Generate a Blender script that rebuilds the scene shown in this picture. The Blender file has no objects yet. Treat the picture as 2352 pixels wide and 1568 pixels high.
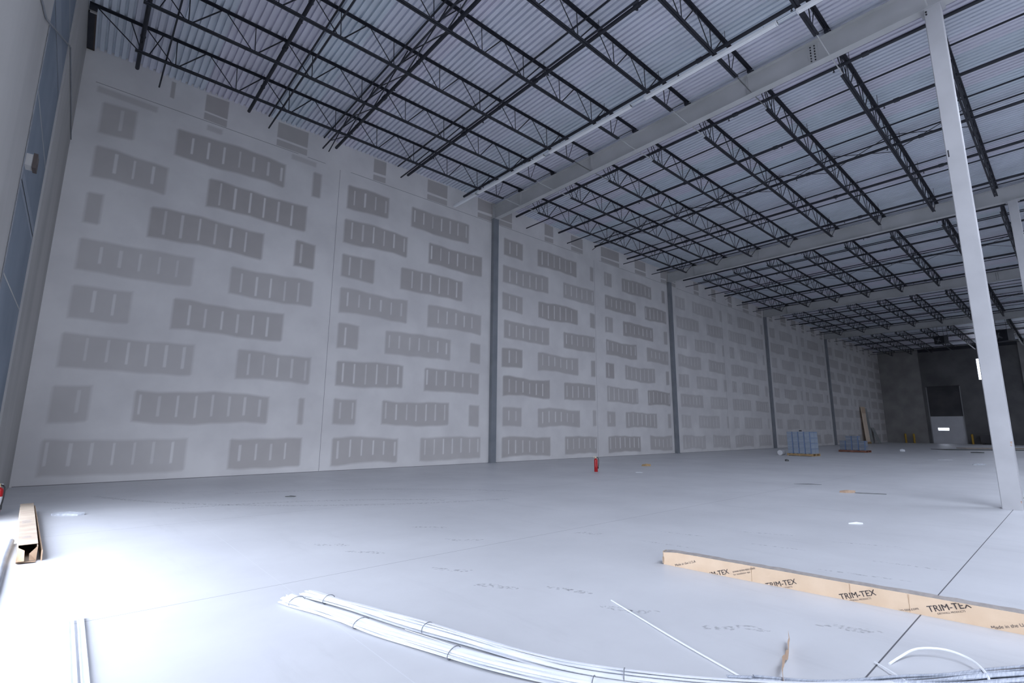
import bpy, bmesh, math, random
from mathutils import Vector, Matrix
random.seed(7)
S = bpy.context.scene
C = S.collection

# ------------------------------------------------------------------ camera
W, XL, X5, YR = 15.95, -0.84, 76.2, -16.0            # drywall wall, left wall, far wall, right wall
GX = [12.95, 27.01, 41.34, 55.97]                     # girder lines
ZG, ZGT, ZJ, ZD = 10.40, 11.02, 11.13, 11.165         # girder underside, girder top, joist top chord, deck underside
FOC, YAW, PIT, ROL, CH = 1135.68, 0.8486, 0.1741, 0.0069, 1.37
f = Vector((math.cos(YAW)*math.cos(PIT), math.sin(YAW)*math.cos(PIT), math.sin(PIT)))
r0 = Vector((math.sin(YAW), -math.cos(YAW), 0)); u0 = r0.cross(f)
r = math.cos(ROL)*r0 + math.sin(ROL)*u0; u = -math.sin(ROL)*r0 + math.cos(ROL)*u0
cam = bpy.data.cameras.new('camera'); co = bpy.data.objects.new('camera', cam); C.objects.link(co)
cam.sensor_width = 36; cam.lens = FOC/2352*36; cam.clip_end = 300; cam.clip_start = .05
m = Matrix((r, u, -f)).transposed().to_4x4(); m.translation = (0, 0, CH); co.matrix_world = m
S.camera = co

# ------------------------------------------------------------------ daylight and exposure
wd = bpy.data.worlds.new('sky'); S.world = wd; wd.use_nodes = True
bg = wd.node_tree.nodes['Background']
bg.inputs[0].default_value = (0.76, 0.83, 1.0, 1); bg.inputs[1].default_value = 8.8
S.view_settings.view_transform = 'Standard'; S.view_settings.look = 'None'
S.view_settings.gamma = 1; S.view_settings.use_curve_mapping = False
S.view_settings.exposure = 0.2
DOORS = [(8.6, 10.5, 2.0), (3.2, 8.45, 2.7), (-10.0, -4.0, 5.0)]   # openings in the left wall: half-raised door, dock door, unseen tall opening added for light (y0, y1, height)
SKY = [(-.5, 10.6), (15.5, 22.5), (30.5, 35.0), (47.0, 49.8), (62.5, 65.5)]; ADDED_SKYLIGHTS_Y = (-7.0, -2.0)                # unseen roof openings, added to brighten floor and walls
def portal(loc, rot, sx_, sy_):
    l = bpy.data.lights.new('daylight_portal', 'AREA'); l.shape = 'RECTANGLE'; l.size = sx_; l.size_y = sy_; l.cycles.is_portal = True
    o = bpy.data.objects.new('daylight_portal', l); C.objects.link(o); o.location = loc; o.rotation_euler = rot
for a, b, h in DOORS: portal((XL-.12, (a+b)/2, h/2), (0, -math.pi/2, 0), h, b-a)
for a, b in SKY: portal(((a+b)/2, sum(ADDED_SKYLIGHTS_Y)/2, ZD+.12), (0, 0, 0), b-a, ADDED_SKYLIGHTS_Y[1]-ADDED_SKYLIGHTS_Y[0])
cy = S.cycles
cy.use_denoising = True; cy.max_bounces = 10; cy.diffuse_bounces = 7; cy.glossy_bounces = 3
cy.caustics_reflective = False; cy.caustics_refractive = False; cy.sample_clamp_indirect = 12

# ------------------------------------------------------------------ materials
def mat(name, col, rough=.6, metal=0., spec=.5):
    mm = bpy.data.materials.new(name); mm.use_nodes = True
    b = mm.node_tree.nodes['Principled BSDF']
    b.inputs['Base Color'].default_value = (*col, 1); b.inputs['Roughness'].default_value = rough
    b.inputs['Metallic'].default_value = metal; b.inputs['Specular IOR Level'].default_value = spec
    return mm
def N(mm, t, **kw):
    n = mm.node_tree.nodes.new(t)
    for k, v in kw.items():
        if k.startswith('i_'): n.inputs[int(k[2:]) if k[2:].isdigit() else k[2:]].default_value = v
        else: setattr(n, k, v)
    return n
def L(mm, a, ao, b, bi): mm.node_tree.links.new(a.outputs[ao], b.inputs[bi])
def noisy(name, c1, c2, scale=4., rough=.6, metal=0., detail=4., stretch=(1, 1, 1), bump=0., lo=.35, hi=.65, spec=.5):
    mm = mat(name, c1, rough, metal, spec); b = mm.node_tree.nodes['Principled BSDF']
    tc = N(mm, 'ShaderNodeTexCoord'); mp = N(mm, 'ShaderNodeMapping'); mp.inputs['Scale'].default_value = stretch
    nz = N(mm, 'ShaderNodeTexNoise'); nz.inputs['Scale'].default_value = scale; nz.inputs['Detail'].default_value = detail
    mr = N(mm, 'ShaderNodeMapRange'); mr.inputs[1].default_value = lo; mr.inputs[2].default_value = hi
    mx = N(mm, 'ShaderNodeMix', data_type='RGBA'); mx.inputs[6].default_value = (*c1, 1); mx.inputs[7].default_value = (*c2, 1)
    L(mm, tc, 'Object', mp, 0); L(mm, mp, 0, nz, 'Vector'); L(mm, nz, 0, mr, 0); L(mm, mr, 0, mx, 0); L(mm, mx, 2, b, 'Base Color')
    if bump:
        bp = N(mm, 'ShaderNodeBump'); bp.inputs['Strength'].default_value = bump; bp.inputs['Distance'].default_value = .01
        L(mm, nz, 0, bp, 'Height'); L(mm, bp, 0, b, 'Normal')
    return mm
M = {}
M['black'] = noisy('black_steel', (.012, .014, .022), (.022, .024, .034), 3, .55)
M['girder'] = noisy('grey_painted_steel', (.46, .465, .46), (.53, .53, .53), 1.2, .55)
M['column'] = noisy('light_grey_painted_steel', (.43, .43, .44), (.49, .49, .50), 1.5, .5)
M['wallcol'] = noisy('blue_grey_painted_steel', (.20, .215, .235), (.25, .265, .285), 1.5, .5)
M['rust'] = noisy('rust_stain', (.30, .13, .06), (.55, .45, .38), 30, .8)
M['bolt'] = mat('bolt_dark', (.05, .05, .055), .5, .6)
M['concrete'] = noisy('tilt_up_concrete', (.29, .28, .27), (.37, .36, .345), .8, .9, detail=8)
M['concrete_pale'] = noisy('pale_concrete', (.36, .35, .335), (.45, .44, .42), .7, .9, detail=8, stretch=(1, 1, .25))
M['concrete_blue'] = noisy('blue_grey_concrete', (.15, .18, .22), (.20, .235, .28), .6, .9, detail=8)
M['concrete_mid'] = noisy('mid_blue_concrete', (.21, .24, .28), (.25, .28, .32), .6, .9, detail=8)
M['concrete_dark'] = noisy('dark_concrete', (.125, .124, .127), (.19, .187, .184), .5, .85, detail=8)
M['white_pl'] = noisy('white_vinyl', (.80, .82, .85), (.88, .89, .91), 5, .35)
M['grey_pl'] = noisy('streaky_grey_vinyl', (.34, .37, .43), (.56, .59, .65), 14, .3, stretch=(1, 12, 1))  # streaky grey, darker than the white vinyl
M['light_wh'] = mat('white_enamel', (.90, .91, .92), .35)
M['lens'] = mat('frosted_lens', (.90, .91, .92), .3)
M['tan'] = noisy('tan_cardboard', (.68, .505, .345), (.73, .555, .39), 6, .8, bump=.05)
M['card_top'] = noisy('grey_brown_cardboard', (.30, .27, .25), (.38, .34, .31), 8, .85, stretch=(3, 1, 1))  # greyer and darker than the tan sides
M['card'] = noisy('brown_cardboard', (.36, .285, .215), (.44, .36, .275), 5, .85)
M['card_in'] = noisy('cardboard_inside', (.42, .28, .18), (.50, .35, .23), 7, .85)
M['ink'] = mat('printing_ink', (.10, .085, .085), .8)
M['red'] = mat('red_enamel', (.42, .012, .014), .3)
M['brass'] = mat('brass', (.72, .60, .40), .35, .6)
M['hose'] = mat('black_rubber', (.02, .02, .022), .6)
M['label_w'] = mat('white_label', (.75, .75, .76), .5)
M['pipe_gr'] = noisy('grey_conduit', (.17, .18, .20), (.22, .23, .25), 6, .45)
M['yellow'] = noisy('yellow_paint', (.50, .30, .03), (.60, .37, .05), 4, .5)
M['carton_bl'] = noisy('pale_blue_carton', (.27, .33, .41), (.34, .40, .48), 2, .5)
M['carton_edge'] = mat('blue_band', (.14, .22, .40), .5)
M['carton_gr'] = noisy('grey_carton', (.20, .23, .27), (.26, .28, .32), 3, .6)
M['wood'] = noisy('pallet_wood', (.36, .24, .11), (.48, .33, .17), 5, .8, stretch=(1, 8, 1))
M['wood_red'] = noisy('red_brown_pallet_wood', (.20, .08, .05), (.27, .12, .08), 5, .8)
M['tan_board'] = noisy('tan_board', (.88, .70, .53), (.92, .76, .60), 4, .8)
M['grn_board'] = noisy('grey_green_board', (.30, .32, .31), (.40, .41, .39), 2, .8)
M['leaf'] = noisy('white_door_panel', (.62, .62, .64), (.68, .68, .70), 1, .5)
M['dark_pan'] = noisy('dark_door_panel', (.05, .05, .055), (.085, .083, .085), .7, .6)
M['frame_st'] = mat('door_frame_steel', (.34, .34, .35), .5)
M['scrap_br'] = noisy('brown_paper', (.40, .27, .18), (.50, .36, .25), 9, .8)
M['scrap_dk'] = mat('dark_scrap', (.11, .115, .11), .7)
M['brown_dk'] = mat('dark_brown_metal', (.06, .045, .04), .6)
M['film_dull'] = noisy('crumpled_film', (.40, .42, .45), (.55, .57, .60), 20, .3)
M['dirt'] = noisy('dark_dust', (.10, .10, .10), (.20, .19, .18), 6, .9)
M['apron'] = noisy('outside_concrete', (.42, .42, .42), (.50, .50, .49), .5, .9)
# glass
g = bpy.data.materials.new('window_glass'); g.use_nodes = True; nt = g.node_tree; nt.nodes.remove(nt.nodes['Principled BSDF'])
a = N(g, 'ShaderNodeBsdfTransparent'); b_ = N(g, 'ShaderNodeBsdfGlossy'); b_.inputs['Roughness'].default_value = .02
x_ = N(g, 'ShaderNodeMixShader'); x_.inputs[0].default_value = .06
L(g, a, 0, x_, 1); L(g, b_, 0, x_, 2); L(g, x_, 0, nt.nodes['Material Output'], 0); M['glass'] = g
# stretch film: clear, shiny
g = bpy.data.materials.new('stretch_film'); g.use_nodes = True; nt = g.node_tree; nt.nodes.remove(nt.nodes['Principled BSDF'])
a = N(g, 'ShaderNodeBsdfTransparent'); b_ = N(g, 'ShaderNodeBsdfGlossy'); b_.inputs['Roughness'].default_value = .18
x_ = N(g, 'ShaderNodeMixShader'); x_.inputs[0].default_value = .09
L(g, a, 0, x_, 1); L(g, b_, 0, x_, 2); L(g, x_, 0, nt.nodes['Material Output'], 0)
tc = N(g, 'ShaderNodeTexCoord'); nz = N(g, 'ShaderNodeTexNoise'); nz.inputs['Scale'].default_value = 6
bp = N(g, 'ShaderNodeBump'); bp.inputs['Strength'].default_value = .6; L(g, tc, 'Object', nz, 'Vector'); L(g, nz, 0, bp, 'Height'); L(g, bp, 0, b_, 'Normal')
M['film'] = g
# drywall: joint mud / bare paper by attribute
g = mat('drywall', (.7, .7, .7), .85, spec=.2); b_ = g.node_tree.nodes['Principled BSDF']
at = N(g, 'ShaderNodeAttribute', attribute_name='paper'); tc = N(g, 'ShaderNodeTexCoord')
nz = N(g, 'ShaderNodeTexNoise'); nz.inputs['Scale'].default_value = .9; nz.inputs['Detail'].default_value = 6; L(g, tc, 'Object', nz, 'Vector')
m1 = N(g, 'ShaderNodeMix', data_type='RGBA'); m1.inputs[6].default_value = (.70, .68, .665, 1); m1.inputs[7].default_value = (.79, .77, .75, 1)
mr = N(g, 'ShaderNodeMapRange'); mr.inputs[1].default_value = .35; mr.inputs[2].default_value = .65; L(g, nz, 0, mr, 0); L(g, mr, 0, m1, 0)
nz2 = N(g, 'ShaderNodeTexNoise'); nz2.inputs['Scale'].default_value = 2.5; L(g, tc, 'Object', nz2, 'Vector')
m2 = N(g, 'ShaderNodeMix', data_type='RGBA'); m2.inputs[6].default_value = (.43, .405, .385, 1); m2.inputs[7].default_value = (.50, .47, .45, 1); L(g, nz2, 0, m2, 0)
m3 = N(g, 'ShaderNodeMix', data_type='RGBA'); L(g, at, 'Fac', m3, 0); L(g, m1, 2, m3, 6); L(g, m2, 2, m3, 7); L(g, m3, 2, b_, 'Base Color')
M['drywall'] = g
M['joint_shadow'] = mat('drywall_joint_shadow', (.26, .25, .25), .9)  # dark joints, with the shadow along the board joint put into the colour
# galvanised roof deck: slightly different sheets
g = mat('galvanised_deck', (.6, .6, .6), .45, .1); b_ = g.node_tree.nodes['Principled BSDF']
tc = N(g, 'ShaderNodeTexCoord'); sx = N(g, 'ShaderNodeSeparateXYZ'); L(g, tc, 'Object', sx, 0)
dv = N(g, 'ShaderNodeMath', operation='DIVIDE'); dv.inputs[1].default_value = .9144; L(g, sx, 0, dv, 0)
fl_ = N(g, 'ShaderNodeMath', operation='FLOOR'); L(g, dv, 0, fl_, 0)
wn = N(g, 'ShaderNodeTexWhiteNoise', noise_dimensions='1D'); L(g, fl_, 0, wn, 'W')
m1 = N(g, 'ShaderNodeMix', data_type='RGBA'); m1.inputs[6].default_value = (.72, .79, .86, 1); m1.inputs[7].default_value = (.80, .78, .88, 1); L(g, wn, 0, m1, 0)
nz = N(g, 'ShaderNodeTexNoise'); nz.inputs['Scale'].default_value = 1.5; nz.inputs['Detail'].default_value = 8; L(g, tc, 'Object', nz, 'Vector')
m2 = N(g, 'ShaderNodeMix', data_type='RGBA', blend_type='MULTIPLY'); m2.inputs[0].default_value = .2; L(g, m1, 2, m2, 6); L(g, nz, 0, m2, 7); L(g, m2, 2, b_, 'Base Color')
M['deck'] = g
# floor slab: saw-cut joints, mottling, long scuffs
def joint(g, src, phase, pitch, half):
    a = N(g, 'ShaderNodeMath', operation='SUBTRACT'); a.inputs[1].default_value = phase-pitch/2-40*pitch; L(g, src, 0, a, 0)
    b = N(g, 'ShaderNodeMath', operation='MODULO'); b.inputs[1].default_value = pitch; L(g, a, 0, b, 0)
    c = N(g, 'ShaderNodeMath', operation='SUBTRACT'); c.inputs[1].default_value = pitch/2; L(g, b, 0, c, 0)
    d = N(g, 'ShaderNodeMath', operation='ABSOLUTE'); L(g, c, 0, d, 0)
    e = N(g, 'ShaderNodeMath', operation='LESS_THAN'); e.inputs[1].default_value = half; L(g, d, 0, e, 0); return e
def floor_mat(name, k):
    g = mat(name, (.5, .5, .5), .42, spec=.4); b_ = g.node_tree.nodes['Principled BSDF']
    tc = N(g, 'ShaderNodeTexCoord')
    nz = N(g, 'ShaderNodeTexNoise'); nz.inputs['Scale'].default_value = .55; nz.inputs['Detail'].default_value = 9; nz.inputs['Roughness'].default_value = .62; L(g, tc, 'Object', nz, 'Vector')
    m1 = N(g, 'ShaderNodeMix', data_type='RGBA'); m1.inputs[6].default_value = (.54*k, .545*k, .56*k, 1); m1.inputs[7].default_value = (.64*k, .645*k, .66*k, 1)
    mr = N(g, 'ShaderNodeMapRange'); mr.inputs[1].default_value = .3; mr.inputs[2].default_value = .7; L(g, nz, 0, mr, 0); L(g, mr, 0, m1, 0)
    mp = N(g, 'ShaderNodeMapping'); mp.inputs['Scale'].default_value = (1.6, .22, 1); mp.inputs['Rotation'].default_value = (0, 0, .35); L(g, tc, 'Object', mp, 0)
    n2 = N(g, 'ShaderNodeTexNoise'); n2.inputs['Scale'].default_value = 1.3; n2.inputs['Detail'].default_value = 10; n2.inputs['Roughness'].default_value = .7; L(g, mp, 0, n2, 'Vector')
    r2 = N(g, 'ShaderNodeMapRange'); r2.inputs[1].default_value = .56; r2.inputs[2].default_value = .75; r2.inputs[3].default_value = 0; r2.inputs[4].default_value = .16; L(g, n2, 0, r2, 0)
    m2 = N(g, 'ShaderNodeMix', data_type='RGBA'); m2.inputs[7].default_value = (.24*k, .245*k, .26*k, 1); L(g, r2, 0, m2, 0); L(g, m1, 2, m2, 6)
    sx = N(g, 'ShaderNodeSeparateXYZ'); L(g, tc, 'Object', sx, 0)
    sy = N(g, 'ShaderNodeSeparateXYZ'); L(g, tc, 'Object', sy, 0)
    class O:  # tiny adaptor to pick the Y output
        outputs = [sy.outputs[1]]
    jx = joint(g, sx, 1.58, 3.87, .0035); jy = joint(g, O, .98, 3.87, .0035)
    m3 = N(g, 'ShaderNodeMix', data_type='RGBA'); m3.inputs[7].default_value = (.62, .63, .65, 1); L(g, m2, 2, m3, 6); L(g, jx, 0, m3, 0)
    m4 = N(g, 'ShaderNodeMix', data_type='RGBA'); m4.inputs[7].default_value = (.22, .22, .235, 1); L(g, m3, 2, m4, 6); L(g, jy, 0, m4, 0)
    L(g, m4, 2, b_, 'Base Color')
    bp = N(g, 'ShaderNodeBump'); bp.inputs['Strength'].default_value = .04; L(g, nz, 0, bp, 'Height'); L(g, bp, 0, b_, 'Normal')
    return g
M['floor'] = floor_mat('concrete_floor', 1.)
# scuffs and boot prints: broken dark marks over the same slab colour
g = mat('floor_scuff', (.3, .3, .31), .5); b_ = g.node_tree.nodes['Principled BSDF']; nt = g.node_tree
tc = N(g, 'ShaderNodeTexCoord'); nz = N(g, 'ShaderNodeTexNoise'); nz.inputs['Scale'].default_value = 26; nz.inputs['Detail'].default_value = 6; L(g, tc, 'Object', nz, 'Vector')
mr = N(g, 'ShaderNodeMapRange'); mr.inputs[1].default_value = .48; mr.inputs[2].default_value = .62; mr.inputs[4].default_value = .32; L(g, nz, 0, mr, 0); L(g, mr, 0, b_, 'Alpha')
M['scuff'] = g
M['sawcut'] = mat('dark_joint_filler', (.10, .10, .11), .8)

# ------------------------------------------------------------------ mesh building
class MB:
    def __init__(s): s.v = []; s.f = []; s.mi = []
    def add(s, vs, fs, mi=0):
        o = len(s.v); s.v += [tuple(p) for p in vs]; s.f += [tuple(i+o for i in q) for q in fs]; s.mi += [mi]*len(fs); return s
    def box(s, x0, x1, y0, y1, z0, z1, mi=0):
        vs = [(x, y, z) for z in (z0, z1) for y in (y0, y1) for x in (x0, x1)]
        return s.add(vs, [(0, 2, 3, 1), (4, 5, 7, 6), (0, 1, 5, 4), (2, 6, 7, 3), (0, 4, 6, 2), (1, 3, 7, 5)], mi)
    def bar(s, p, q, w, h, up=(0, 0, 1), mi=0):
        p = Vector(p); q = Vector(q); d = (q-p).normalized(); up = Vector(up)
        if abs(d.dot(up)) > .99: up = Vector((0, 1, 0))
        x = d.cross(up).normalized(); y = x.cross(d)
        vs = [e+x*a*w/2+y*b*h/2 for e in (p, q) for a, b in ((-1, -1), (1, -1), (1, 1), (-1, 1))]
        return s.add(vs, [(0, 1, 2, 3), (7, 6, 5, 4), (0, 4, 5, 1), (1, 5, 6, 2), (2, 6, 7, 3), (3, 7, 4, 0)], mi)
    def cyl(s, p, q, r, n=10, r2=None, mi=0): return s.tube([p, q], [r, r if r2 is None else r2], n, mi)
    def tube(s, path, rad, n=8, mi=0, cap=True):
        P = [Vector(p) for p in path]; R = rad if isinstance(rad, (list, tuple)) else [rad]*len(P)
        o = len(s.v); ref = None
        for i, p in enumerate(P):
            d = (P[min(i+1, len(P)-1)]-P[max(i-1, 0)]).normalized()
            if ref is None: ref = Vector((0, 0, 1)) if abs(d.z) < .9 else Vector((0, 1, 0))
            x = d.cross(ref).normalized(); y = x.cross(d); ref = y
            for k in range(n):
                a = 2*math.pi*k/n; s.v.append(tuple(p+(x*math.cos(a)+y*math.sin(a))*R[i]))
        for i in range(len(P)-1):
            for k in range(n):
                s.f.append((o+i*n+k, o+i*n+(k+1) % n, o+(i+1)*n+(k+1) % n, o+(i+1)*n+k)); s.mi.append(mi)
        if cap:
            s.f.append(tuple(o+k for k in range(n))[::-1]); s.f.append(tuple(o+(len(P)-1)*n+k for k in range(n))); s.mi += [mi, mi]
        return s
    def lathe(s, prof, n=20, at=(0, 0, 0), mi=0):
        o = len(s.v)
        for rr, z in prof:
            for k in range(n):
                a = 2*math.pi*k/n; s.v.append((at[0]+rr*math.cos(a), at[1]+rr*math.sin(a), at[2]+z))
        for i in range(len(prof)-1):
            for k in range(n):
                s.f.append((o+i*n+k, o+i*n+(k+1) % n, o+(i+1)*n+(k+1) % n, o+(i+1)*n+k)); s.mi.append(mi)
        s.f.append(tuple(o+k for k in range(n))[::-1]); s.f.append(tuple(o+(len(prof)-1)*n+k for k in range(n))); s.mi += [mi, mi]
        return s
    def angle(s, p, q, a, t, side=1, up=1):        # steel angle along p-q: vertical leg and horizontal leg
        p = Vector(p); q = Vector(q); d = (q-p).normalized(); x = d.cross(Vector((0, 0, 1))).normalized()*side; z = Vector((0, 0, up))
        pr = [(0, 0), (a, 0), (a, t), (t, t), (t, a), (0, a)]
        vs = [e+x*i+z*j for e in (p, q) for i, j in pr]
        return s.add(vs, [(0, 1, 2, 3), (0, 3, 4, 5), (9, 8, 7, 6), (11, 10, 9, 6)]+[(k, (k+1) % 6, 6+(k+1) % 6, 6+k) for k in range(6)])
    def mesh(s, name, mats, smooth=False):
        me = bpy.data.meshes.new(name); me.from_pydata(s.v, [], s.f)
        for q in (mats if isinstance(mats, (list, tuple)) else [mats]): me.materials.append(M[q])
        for p, i in zip(me.polygons, s.mi): p.material_index = i
        bm = bmesh.new(); bm.from_mesh(me); bmesh.ops.recalc_face_normals(bm, faces=bm.faces); bm.to_mesh(me); bm.free()
        if smooth:
            me.polygons.foreach_set('use_smooth', [True]*len(me.polygons)); me.set_sharp_from_angle(angle=math.radians(40))
        return me
    def obj(s, name, mats, parent=None, smooth=False, loc=None):
        o = bpy.data.objects.new(name, s.mesh(name, mats, smooth)); C.objects.link(o)
        if parent: o.parent = parent
        if loc: o.location = loc
        return o
def tag(o, label, cat, group=None):
    o['label'] = label; o['category'] = cat
    if group: o['group'] = group
    return o
def thing(name, label, cat, loc=(0, 0, 0), rz=0, group=None):
    o = bpy.data.objects.new(name, None); C.objects.link(o); o.location = loc; o.rotation_euler = (0, 0, rz); o.empty_display_size = .1
    return tag(o, label, cat, group)
def struct(o): o['kind'] = 'structure'; return o
def copy_tree(o, parent=None):
    c = o.copy(); C.objects.link(c); c.parent = parent
    for ch in list(o.children): copy_tree(ch, c)
    return c
def inst(name, me, parent, loc=(0, 0, 0)):
    o = bpy.data.objects.new(name, me); C.objects.link(o); o.parent = parent; o.location = loc; return o
ORD = ['first', 'second', 'third', 'fourth', 'fifth', 'sixth', 'seventh', 'eighth', 'ninth', 'tenth']

# ------------------------------------------------------------------ floor
mb = MB().add([(XL-.3, YR-.3, 0), (X5+.4, YR-.3, 0), (X5+.4, W+.3, 0), (XL-.3, W+.3, 0)], [(0, 1, 2, 3)], 0)
mb.add([(XL-.3, .974, .0006), (X5, .974, .0006), (X5, .982, .0006), (XL-.3, .982, .0006)], [(0, 1, 2, 3)], 2)
def mark(x, y, ang, ln, wd, z=.0008):              # a boot-scuff shaped mark on the slab
    n = 12; vs = []
    for k in range(n):
        a = 2*math.pi*k/n; px, py = math.cos(a)*ln/2*(1+random.uniform(-.15, .15)), math.sin(a)*wd/2*(1+random.uniform(-.3, .3))
        vs.append((x+px*math.cos(ang)-py*math.sin(ang), y+px*math.sin(ang)+py*math.cos(ang), z))
    mb.add(vs, [tuple(range(n))], 1)
for x, y in [(2.94, 4.34), (2.96, 3.66), (3.37, 3.17), (3.35, 2.55), (3.61, 1.86), (2.56, 5.53), (2.44, 6.11), (3.81, 5.34), (4.2, 1.35), (3.9, 6.3), (5.3, 4.6)]:
    for j in range(2): mark(x+random.uniform(-.05, .05)+.12*j, y-.16*j, -.9+random.uniform(-.3, .3), .26, .085)
for x, y in [(5.9, 1.6), (6.5, 2.6), (6.3, 3.7), (7.2, 3.0), (5.6, 3.5), (7.5, 1.9), (6.7, 1.3)]: mark(x, y, -1.25+random.uniform(-.15, .15), .75, .035)
def arc(cx, cy, rad, a0, a1, wd):
    n = 24; vs = []
    for k in range(n+1):
        a = a0+(a1-a0)*k/n
        for q in (rad-wd/2, rad+wd/2): vs.append((cx+q*math.cos(a), cy+q*math.sin(a), .0008))
    mb.add(vs, [(2*k, 2*k+1, 2*k+3, 2*k+2) for k in range(n)], 1)
arc(1.0, 4.0, 6.3, .75, 1.5, .12); arc(1.0, 4.0, 8.0, .6, 1.35, .10); arc(8.5, 16., 8.5, 3.5, 4.5, .12)
struct(mb.obj('floor', ['floor', 'scuff', 'sawcut']))
struct(MB().add([(-40, -60, -.12), (XL-.31, -60, -.12), (XL-.31, 60, -.12), (-40, 60, -.12)], [(0, 1, 2, 3)]).obj('floor_outside', 'apron'))

# ------------------------------------------------------------------ drywall wall (painted patches of joint mud and bare paper)
class Wall:
    v = []; f = []; a = []; mi = []
    def grid(s, xs, zs, val, y, wob):
        o = len(s.v); nx = len(xs)
        for j, z in enumerate(zs):
            for i, x in enumerate(xs):
                s.v.append((x, y, max(.002, z+wob(x, j)))); s.a.append(val(i, j))
        for j in range(len(zs)-1):
            for i in range(nx-1): s.f.append((o+j*nx+i, o+j*nx+i+1, o+(j+1)*nx+i+1, o+(j+1)*nx+i)); s.mi.append(0)
wl = Wall()
wl.v += [(XL, W, 0), (X5, W, 0), (X5, W, ZD+.1), (XL, W, ZD+.1)]; wl.f.append((0, 1, 2, 3)); wl.a += [0]*4; wl.mi.append(0)
SP, SPH = .4064, 2.52
def patch(x0, x1, z0, z1, k=1., fe=.04, stripes=True):
    ph = random.uniform(0, 6.28)
    xs = [(x0-fe, 0, 0), (x0+fe, 1, 0)]
    if stripes:
        n = math.ceil((x0+.1-SPH)/SP)
        while SPH+n*SP < x1-.1:
            c = SPH+n*SP+random.uniform(-.012, .012); w = random.uniform(.034, .05); q = random.uniform(.55, 1.)
            xs += [(c-w, 1, 0), (c-w*.45, 1, q), (c+w*.45, 1, q), (c+w, 1, 0)]; n += 1
    xs += [(x1-fe, 1, 0), (x1+fe, 0, 0)]
    e0, e1 = random.choice([.02, .05, .12, .16]), random.choice([.0, .03, .08])
    zs = [z0-fe, z0+fe, z0+e0+.05, z0+e0+.09, z1-e1-.09, z1-e1-.05, z1-fe, z1+fe]
    if z1-z0 < .4: zs = [z0-fe, z0+fe, z0+fe+.01, z0+fe+.02, z1-fe-.02, z1-fe-.01, z1-fe, z1+fe]; 
    def val(i, j):
        b = xs[i][1]*(0 if j in (0, 7) else 1)
        if xs[i][2] and 3 <= j <= 4: b *= 1-xs[i][2]
        return b*k
    am = random.uniform(.01, .045) if z1-z0 > .4 else .004
    wob = lambda x, j: am*math.sin(x*2.1+ph+(1.3 if j > 3 else 0))+.012*math.sin(x*7+ph*2)
    wl.grid([q[0] for q in xs], zs, val, W-.0015, wob)
rows = {1: [(-.35, .38), (1.31, 4.25), (5.13, 5.41), (6.34, 7.92), (8.88, 11.6)],
 2: [(-.35, 1.22), (2.21, 5.02), (6.3, 8.75), (9.7, 12.32)],
 3: [(-.36, -.04), (.96, 3.81), (4.75, 5.38), (6.3, 7.49), (8.54, 11.34)],
 4: [(-.36, 2.09), (3.02, 5.41), (6.31, 8.87), (9.75, 12.33)],
 5: [(-.35, .83), (1.73, 4.59), (6.32, 7.05), (8.05, 10.84), (11.8, 12.31)],
 6: [(-.39, 2.34), (3.42, 5.52), (6.36, 8.81), (9.71, 12.27)],
 7: [(-.4, .31), (1.17, 4.38), (5.25, 5.42), (6.35, 7.12), (8.06, 10.84), (11.8, 12.3)],
 8: [(-.43, 2.43), (3.46, 5.43), (6.39, 8.73), (9.64, 12.4)]}
zc = {1: 9.34, 2: 8.08, 3: 6.84, 4: 5.6, 5: 4.38, 6: 3.15, 7: 1.87, 8: .61}
odd = [(13.52, 14.65), (15.65, 18.42), (19.41, 19.73), (20.6, 21.29), (22.2, 25.1), (26.25, 26.6)]
even = [(13.54, 16.36), (17.36, 19.69), (20.6, 23.41), (24.36, 26.6)]
for rw, z in zc.items():
    for a, b in rows[rw]:
        k = 1. if rw < 4 else .8
        if a < 0: k *= .75
        patch(a, b, z-.42, z+.42, k*random.uniform(.85, 1), stripes=b-a > .25)
    for rep in range(4):
        off = [0, 14.25, 28.7, 43.2][rep]
        for a, b in (odd if rw % 2 else even):
            a2, b2 = a+off+random.uniform(-.05, .05), b+off+random.uniform(-.05, .05)
            if b2 < X5-.3: patch(a2, b2, z-.40, z+.40, random.uniform(.75, 1)*(1 if rep == 0 else .62)*(.8 if rw == 7 else 1), stripes=b-a > .4 and rep < 3)
    if z: patch(70.6, 73, z-.4, z+.4, .6, stripes=False); patch(73.8, 75.8, z-.4, z+.4, .6, stripes=False)
x = 0
tops = [(1.03, 1.13), (1.89, 2.49), (3.91, 4.87), (7.24, 7.73), (9.53, 10.47), (12.04, 12.84), (13.08, 14.0), (16.1, 16.7), (18.0, 18.9), (20.4, 22.0), (23.5, 24.6), (26.2, 26.85), (27.2, 27.9)]
x = 30.2
while x < 74: tops.append((x, x+random.uniform(.6, 1.2))); x += 2.44
for a, b in tops:
    patch(a, b, 10.58, 11.12, .95, fe=.015, stripes=False)
    if b-a > .3: patch(a, b, 10.28, 10.50, .85, fe=.015, stripes=False)
for a, b in [(-.5, .8), (2.0, 2.4), (4.4, 5.2)]: patch(a, b, 9.98, 10.16, .5, fe=.03, stripes=False)
def line(x0, z0, x1, z1, w):
    o = len(wl.v); d = w/2
    wl.v += ([(x0, W-.003, z0-d), (x1, W-.003, z1-d), (x1, W-.003, z1+d), (x0, W-.003, z0+d)] if abs(x1-x0) > abs(z1-z0)
             else [(x0-d, W-.003, z0), (x0+d, W-.003, z0), (x1+d, W-.003, z1), (x1-d, W-.003, z1)])
    wl.a += [0]*4; wl.f.append((o, o+1, o+2, o+3)); wl.mi.append(1)
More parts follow.
